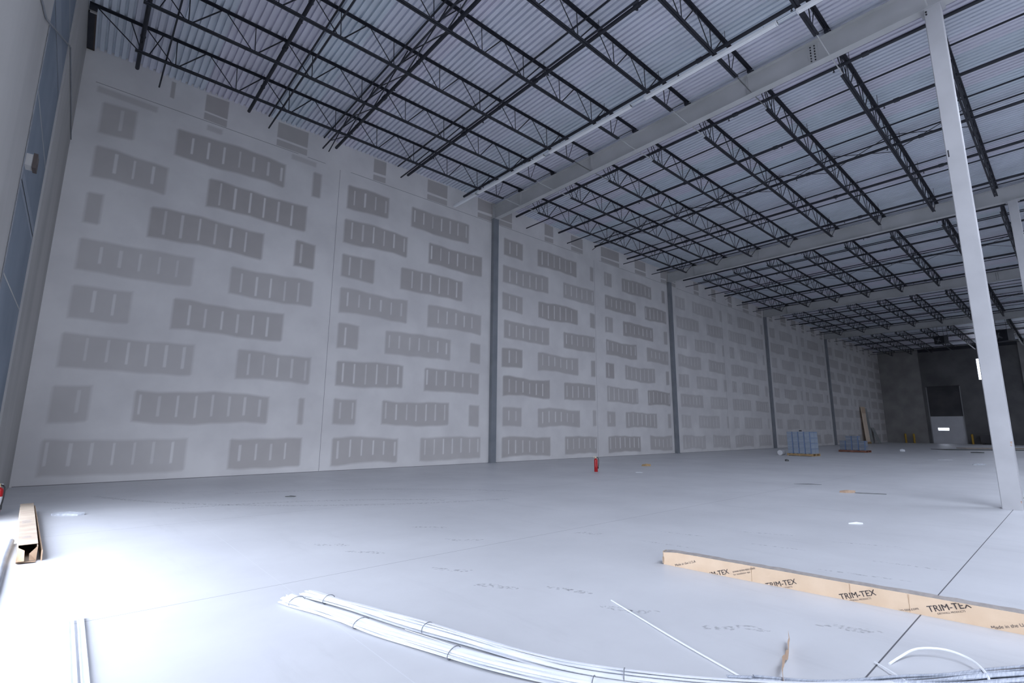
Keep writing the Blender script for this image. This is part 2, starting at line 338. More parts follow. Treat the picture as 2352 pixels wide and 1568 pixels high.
for a, b in [(-.55, 4.6), (4.9, 5.5), (6.4, 12.85), (13.05, 18.7), (20.2, 26.9), (28, 40)]: line(a, 10.245, b, 10.245, .014)  # shadow at the upper board joint, drawn as a thin dark line
for xx in (6.02, 19.8, 33.9, 48.5, 62, 70): line(xx, .02, xx, 10.2, .012)
line(-.8, .006, X5, .006, .02)
me = bpy.data.meshes.new('wall_drywall'); me.from_pydata(wl.v, [], wl.f); me.materials.append(M['drywall']); me.materials.append(M['joint_shadow'])
me.polygons.foreach_set('material_index', wl.mi)
at = me.attributes.new('paper', 'FLOAT', 'POINT'); at.data.foreach_set('value', wl.a)
o = bpy.data.objects.new('wall_back', me); C.objects.link(o); struct(o)

# ------------------------------------------------------------------ left wall with open dock doors
mb = MB(); xa, xb = XL-.22, XL
ys = [YR]+[v for d in sorted(DOORS) for v in d[:2]]+[W]
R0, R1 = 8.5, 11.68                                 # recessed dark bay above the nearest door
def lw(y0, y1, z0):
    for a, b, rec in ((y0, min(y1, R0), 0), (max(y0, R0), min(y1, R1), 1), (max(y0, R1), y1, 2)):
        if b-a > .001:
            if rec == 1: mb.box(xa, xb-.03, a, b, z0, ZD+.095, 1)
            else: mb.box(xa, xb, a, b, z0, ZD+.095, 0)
cur = YR
for d in sorted(DOORS):
    lw(cur, d[0], 0); lw(d[0], d[1], d[2]); cur = d[1]
lw(cur, W, 0)
for z in (3.3, 4.6, 5.9, 7.3, 8.6, 9.9): mb.box(xb-.035, xb-.028, R0, R1, z-.012, z+.012, 0)
mb.box(xb-.035, xb-.028, R0, R1, 7.25, 7.75, 2); mb.box(xb-.035, xb-.028, R0, R1, 4.5, 4.75, 2)
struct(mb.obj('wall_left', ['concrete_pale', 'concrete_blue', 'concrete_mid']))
struct(MB().box(XL-.22, X5+.4, YR-.2, YR, 0, ZD+.095).obj('wall_right', 'concrete'))

# ------------------------------------------------------------------ far wall: raised panel, dock door, high windows
mb = MB(); a, b = X5, X5+.25
def fw(y0, y1, z0, z1, mi): mb.box(a, b, y0, y1, z0, z1, mi)
mb.box(a-.25, b, 11.95, W, 0, ZD+.095, 0)
fw(11.65, 11.95, 0, ZD+.095, 1); fw(8.58, 11.65, 6.62, ZD+.095, 1)
fw(6.92, 8.58, 0, ZD+.095, 1)
fw(5.9, 6.92, 0, 7.1, 1); fw(5.9, 6.92, 9.55, ZD+.095, 1)
fw(3.4, 5.9, 0, ZD+.095, 1); mb.box(a-.25, b, 3.1, 3.4, 0, ZD+.095, 0)
mb.box(a-.25, b, 2.3, 3.1, 0, 7.2, 0); mb.box(a-.25, b, 2.3, 3.1, 9.0, ZD+.095, 0)
mb.box(a-.25, b, YR, 2.3, 0, ZD+.095, 0)
struct(mb.obj('wall_far', ['concrete', 'concrete_dark']))
for i, (y0, y1, z0, z1) in enumerate([(5.9, 6.92, 7.1, 9.55), (2.3, 3.1, 7.2, 9.0)]):
    q = MB(); t = .05; x0, x1 = X5+.08, X5+.14
    q.box(x0, x1, y0, y0+t, z0, z1).box(x0, x1, y1-t, y1, z0, z1).box(x0, x1, y0+t, y1-t, z0, z0+t).box(x0, x1, y0+t, y1-t, z1-t, z1)
    wn_ = struct(q.obj('window_%d' % (i+1), 'frame_st'))
    MB().box(X5+.10, X5+.11, y0+t, y1-t, z0+t, z1-t).obj('pane', 'glass', wn_)
q = MB(); x0, x1 = X5+.05, X5+.10                     # white lower leaf with its bright vision slot
s0, s1, t0, t1 = 10.05, 11.02, 1.50, 1.78
q.box(x0, x1, 8.66, s0, 0, 3.1).box(x0, x1, s1, 11.57, 0, 3.1).box(x0, x1, s0, s1, 0, t0).box(x0, x1, s0, s1, t1, 3.1)
dr = struct(q.obj('door_1', 'leaf'))
MB().box(X5+.07, X5+.08, s0, s1, t0, t1).obj('vision_pane', 'glass', dr)
q = MB().box(x0, x1, 8.66, 11.57, 3.1, 6.55)
for z in (4.0, 4.9, 5.7): q.box(x0-.012, x0, 8.66, 11.57, z-.02, z+.02)
q.obj('upper_panel', 'dark_pan', dr)
MB().box(X5-.03, X5+.12, 8.58, 8.66, 0, 6.62).box(X5-.03, X5+.12, 11.57, 11.65, 0, 6.62).obj('door_frame', 'frame_st', dr)
MB().box(X5-.05, X5+.12, 8.58, 11.65, 6.55, 6.62).obj('door_header', 'dark_pan', dr)
q = MB().box(X5-.14, X5, -10, 11.9, ZD-.42, ZD-.10); struct(q.obj('trim_1', 'black'))

# ------------------------------------------------------------------ ceiling: ribbed steel deck
v = []; fc = []; xs = []
p = .1524; x = XL-.2
while x < X5+.3:
    xs += [(x, 0), (x+.090, 0), (x+.098, .072), (x+.1444, .072)]; x += p
yy = [YR-.2, ADDED_SKYLIGHTS_Y[0], ADDED_SKYLIGHTS_Y[1], W+.02]
for x, z in xs: v += [(x, y, ZD+z) for y in yy]
for i in range(len(xs)-1):
    for j in range(3):
        if j == 1 and any(a <= xs[i][0] < b for a, b in SKY): continue
        fc.append((4*i+j, 4*i+j+1, 4*i+j+5, 4*i+j+4))
me = bpy.data.meshes.new('ceiling'); me.from_pydata(v, [], fc); me.materials.append(M['deck'])
o = bpy.data.objects.new('ceiling', me); C.objects.link(o); struct(o)
q = MB().box(XL-.5, X5+.5, YR-.3, ADDED_SKYLIGHTS_Y[0], ZD+.085, ZD+.2).box(XL-.5, X5+.5, ADDED_SKYLIGHTS_Y[1], W+.2, ZD+.085, ZD+.2); x = XL-.5
for a, b in SKY: q.box(x, a, ADDED_SKYLIGHTS_Y[0], ADDED_SKYLIGHTS_Y[1], ZD+.085, ZD+.2); x = b
q.box(x, X5+.5, ADDED_SKYLIGHTS_Y[0], ADDED_SKYLIGHTS_Y[1], ZD+.085, ZD+.2)
struct(q.obj('ceiling_roof_top', 'concrete'))

# ------------------------------------------------------------------ girders
BOLT = MB().cyl((0, 0, 0), (-.025, 0, 0), .017, 6).mesh('bolt', 'bolt')
spl = [3.28, 2.2, 2.2, 2.2]
for i, gx in enumerate(GX):
    g = thing('steel_girder', '%s grey steel roof girder from the near end, resting on the wall column' % ORD[i], 'girder', (gx, 0, ZG), 0, 'grey roof girders')
    y0, y1 = YR+.1, W-.03
    MB().box(-.006, .006, y0, y1, .018, ZGT-ZG-.018).obj('web', 'girder', g)
    MB().box(-.11, .11, y0, y1, 0, .018).obj('bottom_flange', 'girder', g)
    MB().box(-.11, .11, y0, y1, ZGT-ZG-.018, ZGT-ZG).obj('top_flange', 'girder', g)
    if i < 3:
        pl = MB().box(-.022, -.006, spl[i]-.11, spl[i]+.11, .06, ZGT-ZG-.06).obj('splice_plate', 'girder', g)
        for c in range(2):
            for k in range(6): inst('bolt', BOLT, pl, (-.022, spl[i]-.045+.09*c, .12+k*.078))
    for yy in ([14.15, 10.4, 4.9] if i < 2 else [14.15]):
        MB().box(-.10, -.006, yy-.006, yy+.006, .018, ZGT-ZG-.018).obj('stiffener', 'girder', g)
    MB().box(-.11, .11, y1-.012, y1, .018, ZGT-ZG-.018).obj('end_plate', 'girder', g)

# ------------------------------------------------------------------ columns
for i, gx in enumerate(GX):
    c = thing('wall_column', '%s blue-grey steel column standing against the patched drywall wall' % ORD[i], 'column', (gx, W-.09, 0), 0, 'columns against the drywall')
    MB().box(-.13, .13, -.085, .085, .02, ZG-.02).obj('shaft', 'wallcol', c)
    MB().box(-.15, .15, -.085, .087, ZG-.02, ZG).obj('cap_plate', 'wallcol', c)
    MB().box(-.16, .16, -.11, .087, 0, .02).obj('base_plate', 'wallcol', c)
for i, (gx, yc, hw) in enumerate([(GX[0]+.03, .985, .14), (GX[1], .66, .14)]):
    lab = ['big light grey square steel column standing at right in the foreground', 'second grey square steel column, behind the big foreground column at the right edge'][i]
    c = thing('steel_column', lab, 'column', (gx, yc, 0), 0, 'free-standing grey columns')
    q = MB()
    for sx_, sy_ in ((-1, -1), (1, -1), (1, 1), (-1, 1)): pass
    bv = .012; pts = [(-hw+bv, -hw), (hw-bv, -hw), (hw, -hw+bv), (hw, hw-bv), (hw-bv, hw), (-hw+bv, hw), (-hw, hw-bv), (-hw, -hw+bv)]
    q.add([(x, y, z) for z in (.0, ZG-.02) for x, y in pts], [tuple(range(8))[::-1], tuple(range(8, 16))]+[(k, (k+1) % 8, 8+(k+1) % 8, 8+k) for k in range(8)])
    q.obj('shaft', 'column', c)
    MB().box(-.17, .17, -.2, .2, ZG-.02, ZG).obj('cap_plate', 'column', c)
    if i == 0:
        MB().box(-hw-.003, -hw, -hw+.005, -hw+.03, 1.16, 1.2).box(-hw-.003, -hw, -hw+.012, -hw+.035, 1.12, 1.14).box(-hw-.003, -hw, -hw+.008, -hw+.02, .12, .16).obj('rust_stain', 'rust', c)
        for k in range(2): inst('bolt', BOLT, c, (-hw-.0, .20 if 0 else hw-.04, ZG-.10-.06*k))
        MB().box(-hw-.004, -hw, hw-.05, hw-.03, 6.9, 7.05).obj('paint_chip', 'bolt', c)

# ------------------------------------------------------------------ bar joists
ZB = 10.42
JY = [14.15-1.872*k for k in range(8)]
bays = [(XL, GX[0]), (GX[0], GX[1]), (GX[1], GX[2]), (GX[2], GX[3]), (GX[3], X5-.27)]
bayname = ['in the roof bay before the first girder', 'between first and second grey girders', 'between second and third grey girders', 'between third and fourth grey girders', 'between fourth girder and far wall']
def joist(bi):
    x0, x1 = bays[bi]; Ln = x1-x0; near = bi < 2
    pn = 1.385
    if bi == 0: n, s0 = 8, 1.75
    else:
        n = int((Ln-2.7)/pn)+1; s0 = (Ln-(n-1)*pn)/2
    zt, zb = ZJ-ZB-.01, .03
    g = thing('bar_joist', 'x', 'joist', (x0, JY[0], ZB))
    q = MB()
    for s in (1, -1): q.angle((.02, s*.008, ZJ-ZB+.03), (Ln-.02, s*.008, ZJ-ZB+.03), .05, .007, -s, -1)
    q.obj('top_chord', 'black', g)
    q = MB(); be = s0+(n-1)*pn+(.55 if bi else 1.35); bs = s0-.8 if bi == 0 else s0-.55
    for s in (1, -1): q.angle((bs, s*.008, 0), (be, s*.008, 0), .05, .007, -s, 1)
    q.obj('bottom_chord', 'black', g)
    for xa_ in (.02, Ln-.17):
        MB().box(xa_, xa_+.15, -.045, .045, ZGT-ZB, ZJ-ZB-.015).obj('bearing_seat', 'black', g)
    web = []
    for k in range(n):
        b = s0+k*pn
        web.append(('web_rod', (b-pn/2+.05, zt), (b-.04, zb), .012)); web.append(('web_vertical', (b+.0, zt), (b+.03, zb), .011)); web.append(('web_diagonal', (b+.1, zb), (b+pn/2-.05, zt), .016))
    web += [('web_rod', (.16, zt), (bs+.05, zb), .013), ('web_rod', (Ln-.16, zt), (be-.05, zb), .013), ('web_vertical', (be-.35, zb), (be-.42, zt), .012), ('web_vertical', (bs+.12, zb), (bs-.15, zt), .012), ('web_vertical', (bs+.28, zb), (bs+.5, zt), .012)]
    if bi == 0: web.append(('web_diagonal', (be-.28, zb), (be-.02, zt), .011))
    if near:
        for nm, a, b, rr in web: MB().cyl((a[0], 0, a[1]), (b[0], 0, b[1]), rr, 6).obj(nm, 'black', g)
    else:
        q = MB()
        for nm, a, b, rr in web: q.cyl((a[0], 0, a[1]), (b[0], 0, b[1]), rr*1.1, 5)
        q.obj('web', 'black', g)
    return g, bs, be
for bi in range(5):
    g0, bs, be = joist(bi)
    for k in range(8):
        g = g0 if k == 0 else copy_tree(g0)
        g.location.y = JY[k]
        g['label'] = 'black bar joist %s from the drywall wall %s' % (ORD[k], bayname[bi]); g['group'] = 'black roof joists'
        if bi < 2 and k in (0, 2, 5):
            q = MB(); x0 = bays[bi][0]; L_ = bays[bi][1]-x0
            if bi == 0: q.bar((be, 0, .03), (L_-.10, 0, .0), .02, .02)
            else: q.bar((bs, 0, .03), (.10, 0, .0), .02, .02)
            q.obj('chord_extension', 'girder', g)

# ------------------------------------------------------------------ sprinkler branch pipes, bridging, strip lights
ZP = 10.76
PX = [[.22, 2.94, 5.70, 8.46, 11.06], [13.97, 16.74, 19.49, 22.3, 25.3], [28.3, 31.1, 33.9, 36.7, 39.5], [42.6, 45.4, 48.2, 51.0, 53.8], [57.5, 61.2, 64.9, 68.6, 72.3]]
pm = MB().cyl((0, -18, 0), (0, 0, 0), .047, 10).lathe([(0.0, -.001), (.052, -.001), (.052, .06), (0.001, .06)], 10) if 0 else MB().cyl((0, -18, 0), (0, 0, 0), .047, 10)
pipe_me = pm.mesh('pipe', 'black', True)
pipe_thin = MB().cyl((0, -18, 0), (0, 0, 0), .04, 8).mesh('pipe', 'black', True)
cpl = MB().cyl((0, -.07, 0), (0, .07, 0), .062, 10).mesh('coupling', 'black', True)
hd = MB().cyl((0, 0, -.045), (0, 0, -.10), .012, 6).cyl((0, 0, -.10), (0, 0, -.105), .028, 8).mesh('sprinkler_head', 'black')
hg = MB().cyl((0, 0, .04), (0, 0, ZD-ZP-.01), .006, 5).tube([(.055*math.cos(a*math.pi/6), 0, .055*math.sin(a*math.pi/6)) for a in range(13)], .006, 5).mesh('pipe_hanger', 'black')
bayshort = ['the bay before the first girder', 'the bay after the first girder', 'the bay after the second girder', 'the bay after the third girder', 'the last bay by the far wall']
for bi, row in enumerate(PX):
    for k, x in enumerate(row):
        ye = 15.45 if bi == 0 and k < 2 else 15.62
        t = thing('sprinkler_pipe', '%s black sprinkler pipe from the left in %s' % (ORD[k], bayshort[bi]), 'pipe', (x, ye, ZP), 0, 'sprinkler branch pipes')
        inst('pipe', pipe_me if bi < 3 else pipe_thin, t)
        if bi < 3:
            for y in (-3.3, -6.6, -9.9, -13.2): inst('coupling', cpl, t, (0, y-.3*k/3, 0))
        for y in range(5 if bi < 4 else 0): inst('sprinkler_head', hd, t, (0, -1.3-2.8*y-.5*(k % 2), 0))
        if bi < 2:
            for q in range(7): inst('pipe_hanger', hg, t, (0, JY[q]-ye-.16, 0))
# horizontal bridging angles
bb = MB().angle((0, -18, 0), (0, 0, 0), .035, .005, 1, 1).mesh('bridging', 'black')
bl = [[.72, 3.52, 5.2, 8.09], [14.75, 17.54, 22.2, 25.0], [28.9, 31.9, 36.2, 39.0], [43.2, 46.6, 50.6, 53.2], [58.5, 62.5, 67.5, 72.0]]
tl = [[3.55, 5.3, 8.08], [19.55, 22.2], [30.4, 34.2, 37.6], [44.8, 48.6, 52], [60, 66, 70.5]]
for bi in range(5):
    for k, x in enumerate(bl[bi]):
        o = inst('bridging_angle', bb, None, (x, 15.5 if bi == 0 else 15.82, ZB+.055))
        tag(o, 'thin bridging rod on joist bottoms, %s in %s' % (ORD[k], bayshort[bi]), 'bridging', 'bottom chord bridging')
    for k, x in enumerate(tl[bi]):
        o = inst('bridging_angle', bb, None, (x, 15.75, ZJ-.05-.06))
        tag(o, 'thin bridging rod on joist tops, %s in %s' % (ORD[k], bayshort[bi]), 'bridging', 'top chord bridging')
for bi, x in enumerate([5.5, 19.34, 34.1, 48.4, 64.0]):
    t = thing('cross_bridging', 'crossed diagonal bracing between joists, middle of %s' % bayshort[bi], 'bracing', (x, JY[0], ZB), 0, 'crossed joist bracing')
    dy = JY[0]-JY[1]; zt = ZJ-ZB-.05
    a1 = MB().bar((-.03, 0, .04), (-.03, -dy, zt), .03, .012).mesh('diagonal_brace', 'black'); a2 = MB().bar((.03, 0, zt), (.03, -dy, .04), .03, .012).mesh('diagonal_brace', 'black')
    for k in range(7): inst('diagonal_brace', a1, t, (0, -dy*k, 0)); inst('diagonal_brace', a2, t, (0, -dy*k, 0))
    MB().bar((-.03, 0, zt), (-.03, 1.5, .12), .03, .012).bar((.03, 0, .04), (.03, 1.5, zt-.1), .03, .012).obj('loose_brace', 'black', t)
# strip lights (off), hung under the joists just before the first girder
zs_ = 10.33
names = ['nearest the drywall wall', 'second from the drywall wall', 'third from the drywall wall', 'fourth from the drywall wall', 'fifth from the drywall wall']
sg = [(14.42, 15.9), (10.7, 14.3), (7.25, 10.45), (3.35, 6.8), (-.6, 2.95)]
for k, (y0, y1) in enumerate(sg):
    t = thing('strip_light', 'long white unlit strip light under the joists, %s' % names[k], 'light fixture', (10.80, y0, zs_), 0, 'white strip lights')
    Ln = y1-y0
    MB().box(-.055, .055, 0, Ln, 0, .05).obj('housing', 'light_wh', t)
    MB().box(-.05, .05, .03, Ln-.03, -.025, 0).obj('lens', 'lens', t)
    for y in (0, Ln-.02): MB().box(-.057, .057, y, y+.02, -.027, .052).obj('end_cap', 'light_wh', t)
    for y in (.3, Ln-.3): MB().cyl((0, y, .05), (0, y, ZB-zs_+.03), .004, 5).obj('hanger', 'bolt', t)
    if k: MB().cyl((-.02, Ln, .03), (-.02, sg[k-1][0]-y0, .03), .009, 6).cyl((.02, Ln, .02), (.02, sg[k-1][0]-y0, .02), .007, 6).obj('connecting_conduit', 'light_wh', t)

# ------------------------------------------------------------------ things high on the left wall and near the far wall
t = thing('slot_strip', 'dark strip standing in for the slot at the deck edge by the left corner', 'dark_strip', (XL, 14.3, 11.08))  # black strip added to draw the dark slot at the deck edge
MB().box(.005, .13, .12, 1.6, 0, .07).obj('dark_strip', 'black', t)
MB().box(.13, .16, .12, 1.63, -.01, .03).box(.005, .16, 1.6, 1.63, -.01, .03).obj('edge_angle', 'brown_dk', t)
MB().cyl((.03, .08, .03), (.16, .08, .03), .035, 12).obj('joist_pocket_collar', 'concrete_pale', t)
tag(MB().tube([(XL+.012, 6.2, 5.9), (XL+.012, 7.95, 6.4), (XL+.012, 8.45, 6.66), (XL+.012, 11.62, 8.34), (XL+.012, 13.5, 8.42), (XL+.012, 15.93, 8.47)], .012, 6).obj('electrical_conduit', 'pipe_gr'), 'thin dark conduit running diagonally across the left wall to the corner', 'conduit')
tag(MB().tube([(XL+.012, 8.46, 2.4), (XL+.012, 8.44, 4.6), (XL+.012, 8.4, 6.6)], .008, 6).obj('electrical_conduit', 'pipe_gr'), 'thin dark cable down the edge of the left wall recess', 'cable')
t = thing('wall_fixture', 'small pale wall fixture with dark end on the left wall recess', 'fixture', (XL, 8.72, 4.7))
MB().box(0, .07, -.09, .09, 0, .16).obj('body', 'concrete_pale', t); MB().box(.07, .11, -.10, .10, -.02, .18).obj('dark_cover', 'brown_dk', t)

def heater(x, y, z, k, lab):
    t = thing('unit_heater', lab, 'heater', (x, y, z), -.5, 'ceiling unit heaters')
    MB().box(-.45*k, .45*k, -.75*k, .75*k, 0, 1.15*k).obj('casing', 'black', t)
    q = MB()
    for j in range(8): q.bar((-.47*k, -.66*k, (.12+.13*j)*k), (-.47*k, .66*k, (.12+.13*j)*k), .05*k, .012*k, (1, 0, .6))
    q.obj('louvres', 'black', t)
    q = MB().cyl((-.47*k, .1*k, .5*k), (-.44*k, .1*k, .5*k), .16*k, 16)
    for j in range(4):
        a = j*math.pi/2+.4; q.bar((-.455*k, .1*k+.1*k*math.cos(a), k*(.5+.1*math.sin(a))), (-.455*k, .1*k+.42*k*math.cos(a), k*(.5+.42*math.sin(a))), .12*k, .01, (1, .3, 0))
    q.obj('fan', 'pipe_gr', t)
    for sx_ in (-.4*k, .4*k):
        for sy_ in (-.7*k, .7*k): MB().cyl((sx_, sy_, 1.15*k), (sx_, sy_, ZD-z-.02), .012, 6).obj('hanger_rod', 'black', t)
heater(57.3, 7.22, 9.05, .56, 'dark unit heater hanging left of the big foreground column'); heater(57.3, 3.35, 8.75, .82, 'dark unit heater hanging right of the big foreground column')
bol = MB().lathe([(.10, 0), (.10, 1.0), (.085, 1.07), (.04, 1.1), (.001, 1.105)], 16).mesh('bollard', 'yellow', True)
for k, (y, lab) in enumerate([(14.05, 'yellow bollard nearest the drywall corner at the far wall'), (13.25, 'yellow bollard second from the drywall corner at the far wall'), (8.1, 'yellow bollard right of the far dock door')]):
    tag(inst('bollard', bol, None, (X5-.6, y, 0)), lab, 'bollard', 'yellow bollards')
t = thing('equipment_crate', 'dark low crate on the floor beside the right yellow bollard', 'crate', (X5-.7, 6.3, 0))
MB().box(-.4, .4, -1.1, 1.1, .12, 1.05).obj('body', 'dark_pan', t); MB().box(-.42, .42, -1.13, 1.13, 1.05, 1.1).obj('lid', 'concrete_dark', t)
for y in (-.9, .9): MB().box(-.35, .35, y-.08, y+.08, 0, .12).obj('runner', 'black', t)

# boards leaning on the drywall
def lean(name, x, w, h, foot, mt, lab, cat, th=.04):
    o = MB().add([(x, W-foot, 0), (x+w, W-foot, 0), (x+w, W-.03, h), (x, W-.03, h), (x, W-foot-th, 0.0), (x+w, W-foot-th, 0.0), (x+w, W-.03-th, h), (x, W-.03-th, h)],
             [(0, 1, 2, 3), (4, 7, 6, 5), (0, 4, 5, 1), (1, 5, 6, 2), (2, 6, 7, 3), (3, 7, 4, 0)]).obj(name, mt)
    return tag(o, lab, cat)
t = thing('wood_panel', 'tall tan panel leaning on the drywall near the far corner', 'panel', (65.3, W-.05, 0))
MB().add([(0, -.28, 0), (1.35, -.28, 0), (1.35, -.08, 4.0), (0, -.08, 4.0), (0, -.36, 0), (1.35, -.36, 0), (1.35, -.16, 4.0), (0, -.16, 4.0)], [(0, 1, 2, 3), (4, 7, 6, 5), (0, 4, 5, 1), (1, 5, 6, 2), (2, 6, 7, 3), (3, 7, 4, 0)]).obj('panel', 'tan_board', t)
MB().add([(-.01, -.205, 3.3), (1.36, -.205, 3.3), (1.36, -.17, 3.98), (-.01, -.17, 3.98)], [(0, 1, 2, 3)]).obj('upper_band', 'tan', t)
MB().box(-.02, 1.38, -.42, -.28, 0, .2).obj('foot_block', 'wood', t)
lean('leaning_board', 67.2, .8, 3.9, .35, 'grn_board', 'tall grey-green board leaning on the drywall behind the tan panel', 'board')
lean('leaning_board', 69.0, 1.1, 1.75, .6, 'grn_board', 'short grey-green board leaning on the drywall near the far corner', 'board')

# ------------------------------------------------------------------ palletised goods
def pallet(t, lx, ly, mt):
    for k in range(7): MB().box(-lx/2, lx/2, -ly/2+k*(ly-.09)/6, -ly/2+k*(ly-.09)/6+.09, .11, .13).obj('deck_board', mt, t)
    for k in range(3): MB().box(-lx/2+k*(lx-.09)/2, -lx/2+k*(lx-.09)/2+.09, -ly/2, ly/2, .02, .11).obj('stringer', mt, t)
    for k in range(3): MB().box(-lx/2, lx/2, -ly/2+k*(ly-.09)/2, -ly/2+k*(ly-.09)/2+.09, 0, .02).obj('bottom_board', mt, t)
def carton_me(w, d, h, mt, band):
    return [MB().box(-w/2, w/2, -d/2, d/2, 0, h).mesh('body', mt), MB().box(-w/2-.003, -w/2, -d/2, -d/2+.05, 0, h).box(-w/2+0, w/2, -d/2-.003, -d/2, h*.82, h*.9).mesh('band', band), MB().box(-w/2-.002, -w/2, -d/2+.06, d/2, h*.40, h*.425).mesh('tape', 'label_w')]
# front faces the camera along -X: frame rotated to suit
ANG = math.radians(-4)
pc = Vector((30.6, 10.3, 0)); ca, sa = math.cos(ANG), math.sin(ANG)
def pl(p, ox, oy, oz=0): return (p.x+ox*ca-oy*sa, p.y+ox*sa+oy*ca, oz)
t = thing('wooden_pallet', 'wooden pallet under the tall film-wrapped stack of pale blue cartons', 'pallet', pc, ANG, 'wooden pallets')
NX, NY, NZ, BW, BD, BH = 2, 4, 4, .46, .305, .295
pallet(t, NX*BW+.06, NY*BD+.1, 'wood')
cm = carton_me(BW-.012, BD-.012, BH-.006, 'carton_bl', 'carton_edge')
rown = ['bottom', 'second', 'third', 'top']; coln = ['leftmost', 'second from left', 'third from left', 'rightmost']
for z in range(NZ):
    for y in range(NY):
        for x in range(NX):
            if x and y: continue
            cx_, cy_ = -BW/2*(NX-1)+x*BW, BD*(NY-1)/2-y*BD
            if x == 1 and y == 0: continue
            lab = 'pale blue carton in the wrapped stack front, %s row, %s' % (rown[z], coln[y])
            c = thing('carton', lab, 'carton', pl(pc, cx_, cy_, .131+z*BH), ANG, 'cartons on the tall pallet')
            for nm, mm in zip(('body', 'band', 'tape'), cm): inst(nm, mm, c)
    for x in range(1, NX):
        c = thing('carton', 'pale blue carton on the right side of the wrapped stack, %s row, rear' % rown[z], 'carton', pl(pc, -BW/2*(NX-1)+x*BW, -BD*(NY-1)/2, .131+z*BH), ANG, 'cartons on the tall pallet')
        for nm, mm in zip(('body', 'band', 'tape'), cm): inst(nm, mm, c)
w = tag(MB().add([(x*(NX*BW/2+.012), y*(NY*BD/2+.012), z) for z in (.14, .131+NZ*BH+.012) for x, y in ((-1, -1), (1, -1), (1, 1), (-1, 1))], [(4, 5, 6, 7), (0, 1, 5, 4), (1, 2, 6, 5), (2, 3, 7, 6), (3, 0, 4, 7)]).obj('stretch_wrap', 'film'),
        'clear shiny stretch film wrapped round the tall carton stack', 'film')
w.location = pc; w.rotation_euler = (0, 0, ANG)
tag(MB().cyl((-.25, 0, .14), (.25, 0, .14), .14, 16).cyl((-.26, 0, .14), (.26, 0, .14), .05, 10).obj('film_roll', 'label_w'), 'pale roll lying on the floor left of the tall carton stack', 'roll').location = pl(pc, -.3, NY*BD/2+.42)
tag(MB().box(-.06, .06, -.05, .05, 0, .06).obj('tape_roll', 'hose'), 'small dark lump on top of the wrapped carton stack', 'scrap').location = pl(pc, .1, .1, .131+NZ*BH+.013)
pc2 = Vector((38.9, 10.0, 0))
t = thing('wooden_pallet', 'red-brown pallet under the low stack of grey cartons', 'pallet', pc2, ANG, 'wooden pallets')
pallet(t, 1.0, 1.55, 'wood_red')
cm2 = carton_me(.42, .355, .30, 'carton_gr', 'carton_edge')
st = [2, 3, 3, 2]
pos = ['in the leftmost column', 'in the second column from left', 'in the third column from left', 'in the rightmost column']
for y in range(4):
    for z in range(st[y]):
        c = thing('carton', 'grey carton on the low pallet stack, %s, %s' % (['bottom', 'second up', 'topmost'][z], pos[y]), 'carton', pl(pc2, -.15+(.05 if z else 0), .555-y*.37, .131+z*.306), ANG, 'cartons on the low pallet')
        for nm, mm in zip(('body', 'band', 'tape'), cm2): inst(nm, mm, c)

# ------------------------------------------------------------------ fire extinguishers
def extinguisher(x, y, h, rz, lab):
    k = h/.5; t = thing('fire_extinguisher', lab, 'fire extinguisher', (x, y, 0), rz, 'red fire extinguishers'); t.scale = (k, k, k)
    MB().lathe([(.052, 0), (.057, .006), (.057, .37), (.054, .39), (.044, .41), (.026, .422), (.022, .428), (.001, .428)], 24).obj('cylinder', 'red', t, True)
    MB().lathe([(.020, .428), (.020, .45), (.026, .452), (.026, .472), (.012, .474), (.012, .485), (.001, .485)], 14).obj('valve', 'brass', t, True)
    MB().box(-.012, .012, -.01, .075, .478, .484).obj('lever', 'brass', t)
    MB().box(-.010, .010, -.01, .085, .452, .458).obj('handle', 'brass', t)
    MB().cyl((.02, 0, .461), (.045, 0, .461), .015, 10).obj('gauge', 'label_w', t)
    MB().tube([(0, -.02, .462), (0, -.055, .458), (0, -.082, .43), (0, -.092, .36), (0, -.09, .27), (0, -.082, .20), (0, -.074, .16)], .0095, 8).obj('hose', 'hose', t, True)
    MB().cyl((0, -.074, .165), (0, -.072, .10), .013, 10, .016).obj('nozzle', 'hose', t)
    MB().lathe([(.0578, .15), (.0578, .29)], 24).obj('label_band', 'label_w' if 'edge' in lab else 'red', t, True)
    return t
extinguisher(13.07, 10.64, .50, .85, 'red fire extinguisher standing alone on the open floor')
extinguisher(-.69, 11.1, 50e-2, .85, 'red fire extinguisher with white label at the left edge of the room')

# ------------------------------------------------------------------ long carton with lettering (foreground right)
A = Vector((4.775, 3.03, 0)); D = Vector((.30, -2.56, 0)).normalized(); ln = 3.05; hh, wd_ = .135, .12
ang = math.atan2(D.y, D.x)
t = thing('trim_carton', 'long tan printed cardboard carton lying on the floor at right foreground', 'carton', A, ang)
# local: +x along, +y away from camera is to the left of D -> back side
q = MB(); n = 40; rnd = [random.uniform(-.003, .003) for _ in range(n+1)]
vs = []
for i in range(n+1):
    x = ln*i/n; e = .02*max(0, 1-i/2) ; rr = rnd[i]
    for y, z in ((0+e*.3, 0), (0+e*.6, hh*.5), (.004+e*.5+rr, hh-e), (wd_+rr, hh-e*.6+rr), (wd_, 0)): vs.append((x, y, z))
fs = []; mi_ = []
for i in range(n):
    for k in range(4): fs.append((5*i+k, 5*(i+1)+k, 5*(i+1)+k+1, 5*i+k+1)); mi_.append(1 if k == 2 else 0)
q.v = vs; q.f = fs+[(0, 1, 2, 3, 4), tuple(5*n+k for k in range(5))]; q.mi = mi_+[0, 0]
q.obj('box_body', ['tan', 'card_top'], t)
q = MB()
for x in (.02, .05): q.add([(x-.02, -.001, .01), (x+.05, -.001, .0), (x+.06, -.002, hh-.02), (x-.01, -.002, hh-.012)], [(0, 1, 2, 3)])
